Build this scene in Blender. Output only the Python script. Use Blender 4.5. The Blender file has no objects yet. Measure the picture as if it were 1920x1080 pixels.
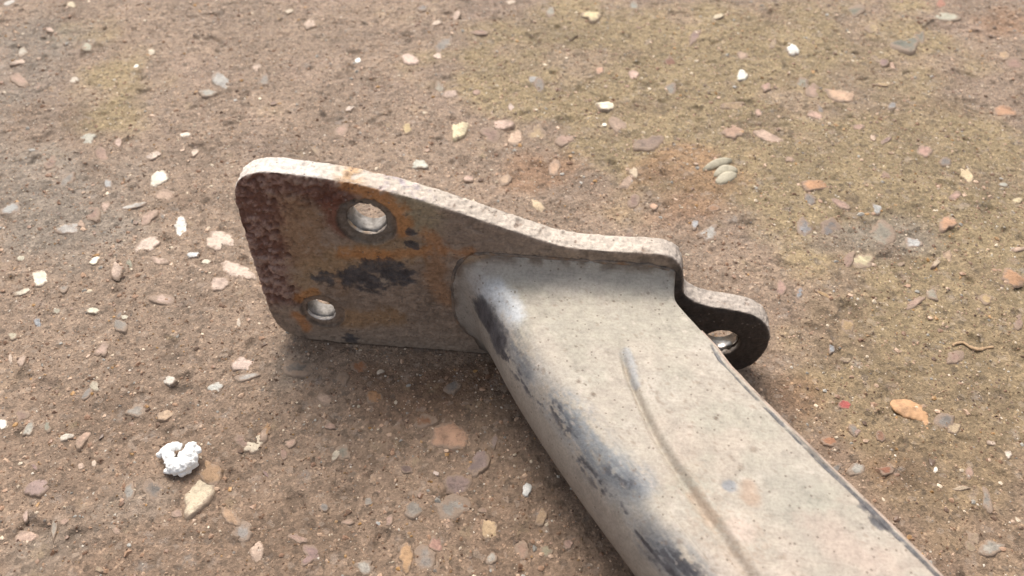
import bpy, bmesh, math, random
import numpy as np
from mathutils import Vector

# ------------------------------------------------------------------ camera, sky, sun, exposure
SC = bpy.context.scene
COL = SC.collection
PITCH = math.radians(47.0); CAM_H = 0.22; FPX = 1663.0
cam = bpy.data.cameras.new('camera'); camo = bpy.data.objects.new('camera', cam); COL.objects.link(camo)
camo.location = (0, 0, CAM_H); camo.rotation_euler = (math.pi/2 - PITCH, 0, 0)
cam.sensor_width = 36.0; cam.lens = 36.0*FPX/1920.0; cam.clip_start = 0.01; cam.clip_end = 50
cam.dof.use_dof = True; cam.dof.focus_distance = 0.255; cam.dof.aperture_fstop = 19
SC.camera = camo

SUN_EL, SUN_AZ = math.radians(58), math.radians(-14)     # azimuth from +Y towards +X: behind the plate, a little left
sd = Vector((math.sin(SUN_AZ)*math.cos(SUN_EL), math.cos(SUN_AZ)*math.cos(SUN_EL), math.sin(SUN_EL)))
sun = bpy.data.lights.new('sun', 'SUN'); suno = bpy.data.objects.new('sun', sun); COL.objects.link(suno)
sun.energy = 1.5; sun.angle = math.radians(34); sun.color = (1.0, 0.93, 0.84)
suno.rotation_euler = sd.to_track_quat('Z', 'Y').to_euler(); suno.location = sd*2
W = bpy.data.worlds.new('World'); SC.world = W; W.use_nodes = True
wn = W.node_tree.nodes; wn.clear()
sky = wn.new('ShaderNodeTexSky'); sky.sky_type = 'NISHITA'; sky.sun_disc = False
sky.sun_elevation = SUN_EL; sky.sun_rotation = SUN_AZ; sky.dust_density = 6.0; sky.air_density = 1.0; sky.ozone_density = 0.5
bg = wn.new('ShaderNodeBackground'); bg.inputs['Strength'].default_value = 0.115
wo = wn.new('ShaderNodeOutputWorld')
hsv = wn.new('ShaderNodeHueSaturation'); hsv.inputs['Saturation'].default_value = 0.45      # hazy, whitish sky
W.node_tree.links.new(sky.outputs[0], hsv.inputs['Color']); W.node_tree.links.new(hsv.outputs[0], bg.inputs[0]); W.node_tree.links.new(bg.outputs[0], wo.inputs[0])
SC.view_settings.view_transform = 'Standard'; SC.view_settings.look = 'None'
SC.view_settings.exposure = 0.74; SC.view_settings.gamma = 1.0; SC.view_settings.use_curve_mapping = False

# ------------------------------------------------------------------ measuring helpers (photo pixel -> place on a real surface)
rng = np.random.default_rng(7); random.seed(7)
FW = np.array([0, math.cos(PITCH), -math.sin(PITCH)]); UP = np.array([0, math.sin(PITCH), math.cos(PITCH)])
RT = np.array([1.0, 0, 0]); CP = np.array([0, 0, CAM_H])
def ray(x, y): return FW + (x-960)/FPX*RT - (y-540)/FPX*UP
def gp(x, y, z=0.0):
    r = ray(x, y); return CP + r*((z-CAM_H)/r[2])
G1 = gp(560, 637); G2 = gp(900, 663)
U = (G2-G1)/np.linalg.norm(G2-G1); N = np.array([U[1], -U[0], 0.0]); O = G1   # plate axes: U along it, N out of its face
def on_plate(x, y, d=0.0):
    r = ray(x, y); P = CP + r*(((O+N*d-CP)@N)/(r@N)); return np.array([(P-O)@U, P[2]])
def on_arm(x, y, z):
    P = gp(x, y, z); return np.array([(P-O)@U, (P-O)@N, z])

# ------------------------------------------------------------------ noise
_perm = rng.permutation(256); _perm = np.concatenate([_perm, _perm, _perm])
_g = rng.normal(size=(256, 3)); _g /= np.linalg.norm(_g, axis=1, keepdims=True)
def perlin(P):
    P = np.asarray(P, dtype=np.float64); I = np.floor(P).astype(np.int64); F = P-I; I &= 255
    w = F*F*F*(F*(F*6-15)+10)
    out = np.zeros(len(P))
    for dx in (0, 1):
        wx = w[:, 0] if dx else 1-w[:, 0]
        for dy in (0, 1):
            wy = w[:, 1] if dy else 1-w[:, 1]
            for dz in (0, 1):
                wz = w[:, 2] if dz else 1-w[:, 2]
                h = _perm[_perm[_perm[I[:, 0]+dx]+I[:, 1]+dy]+I[:, 2]+dz]
                g = _g[h]
                out += wx*wy*wz*(g[:, 0]*(F[:, 0]-dx)+g[:, 1]*(F[:, 1]-dy)+g[:, 2]*(F[:, 2]-dz))
    return out*1.6
def fbm(P, scale, octv=3, seed=0.0, gain=0.5):
    P = np.asarray(P)/scale + seed*np.array([17.3, 31.7, 5.9]); a = 1.0; s = 0; t = 0
    for k in range(octv):
        s = s + a*perlin(P); t += a; a *= gain; P = P*2.03+11.1
    return s/t*1.4
def sstep(a, b, x):
    t = np.clip((x-a)/(b-a), 0, 1); return t*t*(3-2*t)
def seg_dist(P, A, B):
    A = np.asarray(A); B = np.asarray(B); d = B-A; L = d@d
    t = np.clip(((P-A)@d)/L, 0, 1) if L > 0 else np.zeros(len(P))
    return np.linalg.norm(P-(A+t[:, None]*d), axis=1)
def mixc(C, col, m):
    return C*(1-m[:, None]) + np.asarray(col)[None, :]*m[:, None]
def lin(h):
    h = h.lstrip('#'); v = np.array([int(h[i:i+2], 16)/255 for i in (0, 2, 4)])
    return np.where(v <= 0.04045, v/12.92, ((v+0.055)/1.055)**2.4)

# ------------------------------------------------------------------ mesh and object helpers
def mesh_from(name, V, F, smooth=True):
    me = bpy.data.meshes.new(name); me.from_pydata([tuple(v) for v in V], [], [tuple(f) for f in F]); me.update()
    if smooth: me.polygons.foreach_set('use_smooth', np.ones(len(me.polygons), dtype=bool))
    return me
def mesh_np(name, V, F, smooth=True):           # fast path: F is an (n,k) int array
    me = bpy.data.meshes.new(name); n, k = F.shape
    me.vertices.add(len(V)); me.vertices.foreach_set('co', np.asarray(V, dtype=np.float32).ravel())
    me.loops.add(n*k); me.loops.foreach_set('vertex_index', F.astype(np.int32).ravel())
    me.polygons.add(n); me.polygons.foreach_set('loop_start', np.arange(0, n*k, k, dtype=np.int32))
    me.update(calc_edges=True); me.validate()
    me.polygons.foreach_set('use_smooth', np.full(n, smooth))
    return me
def set_col(me, C, A=None, name='tint'):
    at = me.color_attributes.new(name, 'FLOAT_COLOR', 'POINT')
    d = np.ones((len(me.vertices), 4), dtype=np.float32); d[:, :3] = np.clip(C, 0, 1)
    if A is not None: d[:, 3] = np.clip(A, 0, 1)
    at.data.foreach_set('color', d.ravel())
def obj(name, me, mat=None, parent=None, loc=None):
    o = bpy.data.objects.new(name, me); COL.objects.link(o)
    if mat is not None and me is not None: me.materials.clear(); me.materials.append(mat)
    if parent is not None: o.parent = parent
    if loc is not None: o.location = loc
    return o
def tag(o, label=None, cat=None, group=None, kind=None):
    for k, v in (('label', label), ('category', cat), ('group', group), ('kind', kind)):
        if v: o[k] = v
    return o
def grid_faces(nr, nc, closed=False):
    i = np.arange(nr-1)[:, None]*nc; j = np.arange(nc if closed else nc-1)[None, :]; j2 = (j+1) % nc
    return np.stack([i+j, i+j2, i+nc+j2, i+nc+j], axis=-1).reshape(-1, 4)

# ------------------------------------------------------------------ materials
def mat(name):
    m = bpy.data.materials.new(name); m.use_nodes = True; nt = m.node_tree
    return m, nt, nt.nodes['Principled BSDF']
def nd(nt, t, **kw):
    n = nt.nodes.new(t)
    for k, v in kw.items(): setattr(n, k, v)
    return n
def noise(nt, vec, scale, detail=4, rough=0.6):
    n = nd(nt, 'ShaderNodeTexNoise'); n.inputs['Scale'].default_value = scale
    n.inputs['Detail'].default_value = detail; n.inputs['Roughness'].default_value = rough
    nt.links.new(vec, n.inputs['Vector']); return n
def ramp(nt, fac, stops):
    r = nd(nt, 'ShaderNodeValToRGB'); e = r.color_ramp.elements
    while len(e) < len(stops): e.new(0.5)
    for k, (p, c) in enumerate(stops):
        e[k].position = p; e[k].color = (c, c, c, 1) if not hasattr(c, '__len__') else (*c, 1)
    nt.links.new(fac, r.inputs[0]); return r
def mixn(nt, fac, a, b, mode='MIX'):
    m = nd(nt, 'ShaderNodeMix', data_type='RGBA', blend_type=mode)
    for s, v in ((m.inputs[0], fac), (m.inputs[6], a), (m.inputs[7], b)):
        if hasattr(v, 'is_output'): nt.links.new(v, s)
        elif hasattr(v, '__len__'): s.default_value = (*v, 1)
        else: s.default_value = v
    return m.outputs[2]
def mth(nt, op, a, b=0.0):
    m = nd(nt, 'ShaderNodeMath', operation=op)
    for s, v in ((m.inputs[0], a), (m.inputs[1], b)):
        if hasattr(v, 'is_output'): nt.links.new(v, s)
        else: s.default_value = v
    return m.outputs[0]
def bump(nt, bs, h, dist, strength=1.0):
    b = nd(nt, 'ShaderNodeBump'); b.inputs['Distance'].default_value = dist; b.inputs['Strength'].default_value = strength
    nt.links.new(h, b.inputs['Height']); nt.links.new(b.outputs[0], bs.inputs['Normal']); return b

def ground_material():
    m, nt, bs = mat('dusty_worn_concrete'); L = nt.links.new
    tc = nd(nt, 'ShaderNodeTexCoord').outputs['Object']
    at = nd(nt, 'ShaderNodeVertexColor', layer_name='tint').outputs['Color']
    n1 = noise(nt, tc, 260, 5, 0.65)
    c = mixn(nt, 1.0, at, ramp(nt, n1.outputs['Fac'], [(0.3, 0.66), (0.5, 1.0), (0.72, 1.30)]).outputs[0], 'MULTIPLY')
    v = nd(nt, 'ShaderNodeTexVoronoi'); v.inputs['Scale'].default_value = 1500; L(tc, v.inputs['Vector'])
    sp = ramp(nt, v.outputs['Color'], [(0.0, 0.66), (0.45, 1.0), (0.8, 1.12), (0.93, 1.7)])
    c = mixn(nt, 1.0, c, sp.outputs[0], 'MULTIPLY')
    va = nd(nt, 'ShaderNodeTexVoronoi'); va.inputs['Scale'].default_value = 150; va.inputs['Randomness'].default_value = 1.0      # worn aggregate showing faintly through the cement
    wv = noise(nt, tc, 420, 3, 0.6); wvv = nd(nt, 'ShaderNodeVectorMath', operation='SCALE'); L(wv.outputs['Color'], wvv.inputs[0]); wvv.inputs['Scale'].default_value = 0.006
    wva = nd(nt, 'ShaderNodeVectorMath', operation='ADD'); L(tc, wva.inputs[0]); L(wvv.outputs[0], wva.inputs[1]); L(wva.outputs[0], va.inputs['Vector'])
    sa = nd(nt, 'ShaderNodeSeparateColor'); L(va.outputs['Color'], sa.inputs[0])
    am_ = mth(nt, 'MULTIPLY', ramp(nt, va.outputs['Distance'], [(0.18, 1.0), (0.42, 0.0)]).outputs[0], mth(nt, 'GREATER_THAN', sa.outputs[0], 0.45))
    am_ = mth(nt, 'MULTIPLY', am_, ramp(nt, noise(nt, tc, 300, 4, 0.65).outputs['Fac'], [(0.42, 0.0), (0.62, 0.55)]).outputs[0])
    c = mixn(nt, am_, c, ramp(nt, sa.outputs[1], [(0.0, (0.36, 0.26, 0.20)), (0.35, (0.30, 0.27, 0.24)), (0.6, (0.42, 0.31, 0.23)), (1.0, (0.33, 0.25, 0.14))]).outputs[0])
    v2 = nd(nt, 'ShaderNodeTexVoronoi'); v2.inputs['Scale'].default_value = 640; L(tc, v2.inputs['Vector'])
    hs = nd(nt, 'ShaderNodeSeparateColor'); L(v2.outputs['Color'], hs.inputs[0])
    c = mixn(nt, mth(nt, 'MULTIPLY', mth(nt, 'GREATER_THAN', hs.outputs[0], 0.95), 0.28), c, (0.42, 0.34, 0.27))
    c = mixn(nt, mth(nt, 'MULTIPLY', mth(nt, 'LESS_THAN', hs.outputs[1], 0.07), 0.45), c, (0.07, 0.05, 0.035))
    L(c, bs.inputs['Base Color'])
    bs.inputs['Roughness'].default_value = 0.72; bs.inputs['Specular IOR Level'].default_value = 0.45
    n2 = noise(nt, tc, 1400, 5, 0.7); n3 = noise(nt, tc, 480, 4, 0.6)
    h = mth(nt, 'ADD', mth(nt, 'MULTIPLY', n3.outputs['Fac'], 1.0), mth(nt, 'MULTIPLY', n2.outputs['Fac'], 0.55))
    bump(nt, bs, h, 0.0011, 1.0)
    return m
def stone_material():
    m, nt, bs = mat('embedded_flint'); L = nt.links.new
    tc = nd(nt, 'ShaderNodeNewGeometry').outputs['Position']
    oi = nd(nt, 'ShaderNodeObjectInfo')
    n1 = noise(nt, tc, 190, 4, 0.6); n2 = noise(nt, tc, 900, 4, 0.7)
    c = mixn(nt, 1.0, oi.outputs['Color'], ramp(nt, n1.outputs['Fac'], [(0.3, 0.62), (0.52, 1.0), (0.75, 1.15)]).outputs[0], 'MULTIPLY')
    c = mixn(nt, 0.8, c, ramp(nt, n2.outputs['Fac'], [(0.32, 0.62), (0.5, 1.0), (0.8, 1.12)]).outputs[0], 'MULTIPLY')
    rim = nd(nt, 'ShaderNodeVertexColor', layer_name='tint')
    sr = nd(nt, 'ShaderNodeSeparateColor'); L(rim.outputs['Color'], sr.inputs[0])
    n3 = noise(nt, tc, 420, 5, 0.65)
    k = mth(nt, 'ADD', mth(nt, 'MULTIPLY', sr.outputs[0], 0.75), mth(nt, 'MULTIPLY', n3.outputs['Fac'], 1.7))
    k = mth(nt, 'ADD', k, mth(nt, 'MULTIPLY', oi.outputs['Alpha'], 0.8))
    dm = ramp(nt, k, [(0.93, 0.0), (1.0, 0.9)])           # grey-brown dust lying on it, thickest where the mortar laps over
    dm.color_ramp.elements[0].position = 0.68; dm.color_ramp.elements[1].position = 1.02
    k2 = mth(nt, 'SUBTRACT', k, 0.62)
    L(k2, dm.inputs[0])
    c = mixn(nt, dm.outputs[0], c, (0.262, 0.188, 0.134))
    L(c, bs.inputs['Base Color'])
    bs.inputs['Roughness'].default_value = 0.6; bs.inputs['Specular IOR Level'].default_value = 0.4
    bump(nt, bs, mth(nt, 'ADD', n2.outputs['Fac'], n1.outputs['Fac']), 0.0006, 0.8)
    return m
def grit_material():
    m, nt, bs = mat('loose_sand_grains'); L = nt.links.new
    at = nd(nt, 'ShaderNodeVertexColor', layer_name='tint').outputs['Color']
    L(at, bs.inputs['Base Color']); bs.inputs['Roughness'].default_value = 0.45
    return m
def worn_material(name, fine=900, amp=0.00025, r_dust=0.85, r_gloss=0.32):
    m, nt, bs = mat(name); L = nt.links.new
    tc = nd(nt, 'ShaderNodeTexCoord').outputs['Object']
    at = nd(nt, 'ShaderNodeVertexColor', layer_name='tint')
    n1 = noise(nt, tc, fine, 5, 0.7); n2 = noise(nt, tc, fine*0.22, 4, 0.65)
    c = mixn(nt, 1.0, at.outputs['Color'], ramp(nt, n1.outputs['Fac'], [(0.3, 0.78), (0.5, 1.0), (0.7, 1.15)]).outputs[0], 'MULTIPLY')
    c = mixn(nt, 1.0, c, ramp(nt, n2.outputs['Fac'], [(0.3, 0.86), (0.5, 1.0), (0.7, 1.1)]).outputs[0], 'MULTIPLY')
    # small specks of dirt and grit stuck on
    v = nd(nt, 'ShaderNodeTexVoronoi'); v.inputs['Scale'].default_value = 950; L(tc, v.inputs['Vector'])
    vs = nd(nt, 'ShaderNodeSeparateColor'); L(v.outputs['Color'], vs.inputs[0]); vin = mth(nt, 'LESS_THAN', v.outputs['Distance'], 0.30)
    c = mixn(nt, mth(nt, 'MULTIPLY', mth(nt, 'MULTIPLY', mth(nt, 'GREATER_THAN', vs.outputs[0], 0.93), vin), 0.65), c, (0.13, 0.095, 0.07))
    c = mixn(nt, mth(nt, 'MULTIPLY', mth(nt, 'MULTIPLY', mth(nt, 'GREATER_THAN', vs.outputs[1], 0.95), vin), 0.35), c, (0.40, 0.33, 0.27))
    # faint scratches along the part
    mp_ = nd(nt, 'ShaderNodeMapping'); mp_.inputs['Rotation'].default_value = (0, 0, 0.96); mp_.inputs['Scale'].default_value = (1, 14, 14); L(tc, mp_.inputs['Vector'])
    ns_ = noise(nt, mp_.outputs[0], 130, 3, 0.6)
    c = mixn(nt, 0.55, c, ramp(nt, ns_.outputs['Fac'], [(0.30, 0.78), (0.45, 1.0), (0.62, 1.0), (0.74, 1.16)]).outputs[0], 'MULTIPLY')
    # dark paint left in ragged islands
    we = nd(nt, 'ShaderNodeVertexColor', layer_name='wear'); ws = nd(nt, 'ShaderNodeSeparateColor'); L(we.outputs['Color'], ws.inputs[0])
    nf = noise(nt, tc, 620, 6, 0.72)
    dk = mth(nt, 'ADD', ws.outputs[0], mth(nt, 'MULTIPLY', mth(nt, 'SUBTRACT', nf.outputs['Fac'], 0.5), 1.5))
    dk = mth(nt, 'MULTIPLY', ramp(nt, dk, [(0.26, 0.0), (0.52, 0.55), (0.85, 0.93)]).outputs[0], mth(nt, 'GREATER_THAN', ws.outputs[0], 0.04))
    c = mixn(nt, dk, c, ramp(nt, n2.outputs['Fac'], [(0.35, (0.028, 0.027, 0.033)), (0.65, (0.085, 0.083, 0.092))]).outputs[0])
    L(c, bs.inputs['Base Color'])
    rr = nd(nt, 'ShaderNodeMapRange'); L(mth(nt, 'MAXIMUM', at.outputs['Alpha'], mth(nt, 'MULTIPLY', dk, 0.8)), rr.inputs[0])
    rr.inputs[3].default_value = r_dust; rr.inputs[4].default_value = r_gloss; L(rr.outputs[0], bs.inputs['Roughness'])
    bs.inputs['Specular IOR Level'].default_value = 0.5
    bump(nt, bs, mth(nt, 'ADD', n1.outputs['Fac'], n2.outputs['Fac']), amp, 0.8)
    return m
def steel_material():
    m, nt, bs = mat('bright_machined_bore')
    tc = nd(nt, 'ShaderNodeTexCoord').outputs['Object']
    n1 = noise(nt, tc, 500, 4, 0.6)
    c = ramp(nt, n1.outputs['Fac'], [(0.3, (0.13, 0.115, 0.10)), (0.7, (0.36, 0.335, 0.31))])
    nt.links.new(c.outputs[0], bs.inputs['Base Color']); bs.inputs['Metallic'].default_value = 0.30
    bs.inputs['Roughness'].default_value = 0.58
    bump(nt, bs, n1.outputs['Fac'], 0.0002, 0.5)
    return m
def plain_material(name, col, rough=0.7, scale=700, amp=0.0003, lo=0.85, sub=0.0):
    m, nt, bs = mat(name)
    tc = nd(nt, 'ShaderNodeTexCoord').outputs['Object']
    n1 = noise(nt, tc, scale, 4, 0.65)
    c = mixn(nt, 1.0, col, ramp(nt, n1.outputs['Fac'], [(0.3, lo), (0.55, 1.0)]).outputs[0], 'MULTIPLY')
    nt.links.new(c, bs.inputs['Base Color']); bs.inputs['Roughness'].default_value = rough
    bump(nt, bs, n1.outputs['Fac'], amp, 0.7)
    return m
M_GROUND = ground_material(); M_STONE = stone_material(); M_GRIT = grit_material()
M_PLATE = worn_material('rusted_plate_steel', 1100, 0.0004, 0.82, 0.35)
M_ARM = worn_material('dusty_painted_arm', 1300, 0.00018, 0.80, 0.30)
M_BORE = steel_material(); M_LUG = M_BORE.copy(); M_LUG.name = 'polished_lug_sleeve'
_b = M_LUG.node_tree.nodes['Principled BSDF']; _b.inputs['Metallic'].default_value = 0.95; _b.inputs['Roughness'].default_value = 0.22
M_FOAM = plain_material('white_crumb', (0.92, 0.91, 0.88), 0.8, 900, 0.0004, 0.93)
M_SHELL = plain_material('pale_shell', (0.46, 0.41, 0.30), 0.6, 600, 0.0003, 0.7)
M_TWIG = plain_material('dry_stem', (0.42, 0.28, 0.16), 0.75, 500, 0.0003, 0.6)
M_LEAF = plain_material('orange_chip', (0.50, 0.29, 0.15), 0.7, 420, 0.0005, 0.5)

# ------------------------------------------------------------------ ground: one sheet, dense where the photo looks, coarse beyond
def axis(lo, hi, step, far, n=14):
    core = np.arange(lo, hi+1e-9, step); e = np.geomspace(step*2, far, n)
    return np.concatenate([lo-e[::-1], core, hi+e])
GX = axis(-0.275, 0.275, 0.00062, 1.6); GY = axis(0.085, 0.425, 0.00062, 1.6)
XX, YY = np.meshgrid(GX, GY); GPt = np.stack([XX.ravel(), YY.ravel(), np.zeros(XX.size)], axis=1)
hz = 0.0008*fbm(GPt, 0.055, 2, 1) + 0.00055*fbm(GPt, 0.016, 3, 2) + 0.00026*fbm(GPt, 0.0052, 3, 3) + 0.00020*fbm(GPt, 0.0016, 2, 4)
pit = fbm(GPt, 0.0085, 2, 5); hz -= 0.0010*sstep(0.46, 0.80, pit)
lump = fbm(GPt, 0.0065, 2, 6); hz += 0.0005*sstep(0.38, 0.70, lump)
hz = np.clip(hz, -0.0032, 0.0018)
# keep the soil level just under the plate's foot
pu = (GPt-O)@U; pn = (GPt-O)@N
near = np.exp(-(np.clip(np.abs(pn+0.0035)-0.003, 0, None)/0.004)**2)*sstep(-0.02, 0.0, pu)*sstep(0.17, 0.15, pu)
hz = hz*(1-near) + np.minimum(hz, -0.0003)*near
Hgrid = hz.reshape(XX.shape)
def ground_z(x, y):
    x = np.atleast_1d(x); y = np.atleast_1d(y)
    i = np.clip(np.searchsorted(GX, x)-1, 0, len(GX)-2); j = np.clip(np.searchsorted(GY, y)-1, 0, len(GY)-2)
    a = np.clip((x-GX[i])/(GX[i+1]-GX[i]), 0, 1); b = np.clip((y-GY[j])/(GY[j+1]-GY[j]), 0, 1)
    return (Hgrid[j, i]*(1-a)*(1-b)+Hgrid[j, i+1]*a*(1-b)+Hgrid[j+1, i]*(1-a)*b+Hgrid[j+1, i+1]*a*b)
BASE = np.array([0.268, 0.194, 0.138])
Cg = np.tile(BASE, (len(GPt), 1))
f1 = fbm(GPt, 0.045, 3, 11); f2 = fbm(GPt, 0.02, 3, 12); f3 = fbm(GPt, 0.03, 3, 13)
def gblob(px, py, rx, ry):       # soft patch of soil colour round a place on the ground (radii in mm)
    c = gp(px, py); return np.exp(-(((GPt[:, 0]-c[0])/(rx/1000))**2+((GPt[:, 1]-c[1])/(ry/1000))**2))
olive = sum(gblob(*b) for b in [(1000, 100, 55, 45), (1250, 230, 60, 50), (1450, 60, 80, 40), (1500, 300, 60, 30), (1800, 350, 60, 70), (1750, 800, 35, 40), (1850, 600, 40, 40), (190, 190, 25, 30), (120, 60, 25, 15)])
grey = sum(gblob(*b) for b in [(30, 120, 30, 60), (60, 330, 40, 30), (130, 440, 30, 20), (560, 690, 12, 10), (290, 925, 14, 10), (60, 1040, 20, 12), (1620, 440, 30, 16)])
red = sum(gblob(*b) for b in [(1310, 390, 26, 24), (1010, 320, 28, 20), (1900, 40, 30, 20), (1500, 740, 14, 12), (1660, 880, 12, 10), (1285, 300, 22, 16)])
Cg = mixc(Cg, (0.262, 0.198, 0.105), 0.85*sstep(0.35, 0.95, olive+0.55*f1+0.3*f2))
Cg = mixc(Cg, (0.235, 0.200, 0.160), 0.70*sstep(0.35, 1.0, grey+0.5*f3+0.25*f2))
Cg = mixc(Cg, (0.270, 0.150, 0.080), 0.60*sstep(0.45, 1.05, red+0.5*f2))
Cg = mixc(Cg, (0.30, 0.215, 0.160), 0.5*sstep(0.1, 0.6, f3)*sstep(0.2, 0.33, GPt[:, 1]))
Cg *= (1+0.20*f2+0.20*f1)[:, None]
Cg = mixc(Cg, (0.215, 0.135, 0.085), 0.55*sstep(0.25, 0.05, GPt[:, 1]+0.03*f3))      # browner, darker soil towards the front
Cg = mixc(Cg, (0.15, 0.10, 0.065), 0.5*sstep(0.35, 0.75, fbm(GPt, 0.028, 4, 14)))
damp_shade = sum(gblob(*b) for b in [(335, 380, 13, 6), (1330, 655, 10, 8), (1700, 880, 14, 12), (1450, 745, 16, 12), (950, 760, 18, 14), (840, 730, 20, 10), (200, 780, 18, 14), (1250, 330, 14, 10), (560, 1010, 25, 12)])
Cg = mixc(Cg, (0.135, 0.088, 0.056), 0.48*sstep(0.3, 1.0, damp_shade+0.5*f2))  # damp patches, plus shade beside plate and arm put into the colour
Cg *= (1-0.22*sstep(0.40, 0.70, pit))[:, None]
rust_shade = sum(gblob(*b) for b in [(800, 720, 16, 7), (900, 700, 16, 7), (760, 770, 20, 8), (690, 700, 8, 5)])
Cg = mixc(Cg, (0.16, 0.085, 0.045), 0.5*sstep(0.35, 1.1, rust_shade+0.45*f2))      # rust tint, with the plate's shadow put into the colour
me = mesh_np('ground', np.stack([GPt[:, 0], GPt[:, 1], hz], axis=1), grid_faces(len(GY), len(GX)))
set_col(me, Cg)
ground = tag(obj('ground', me, M_GROUND), kind='structure')

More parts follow.
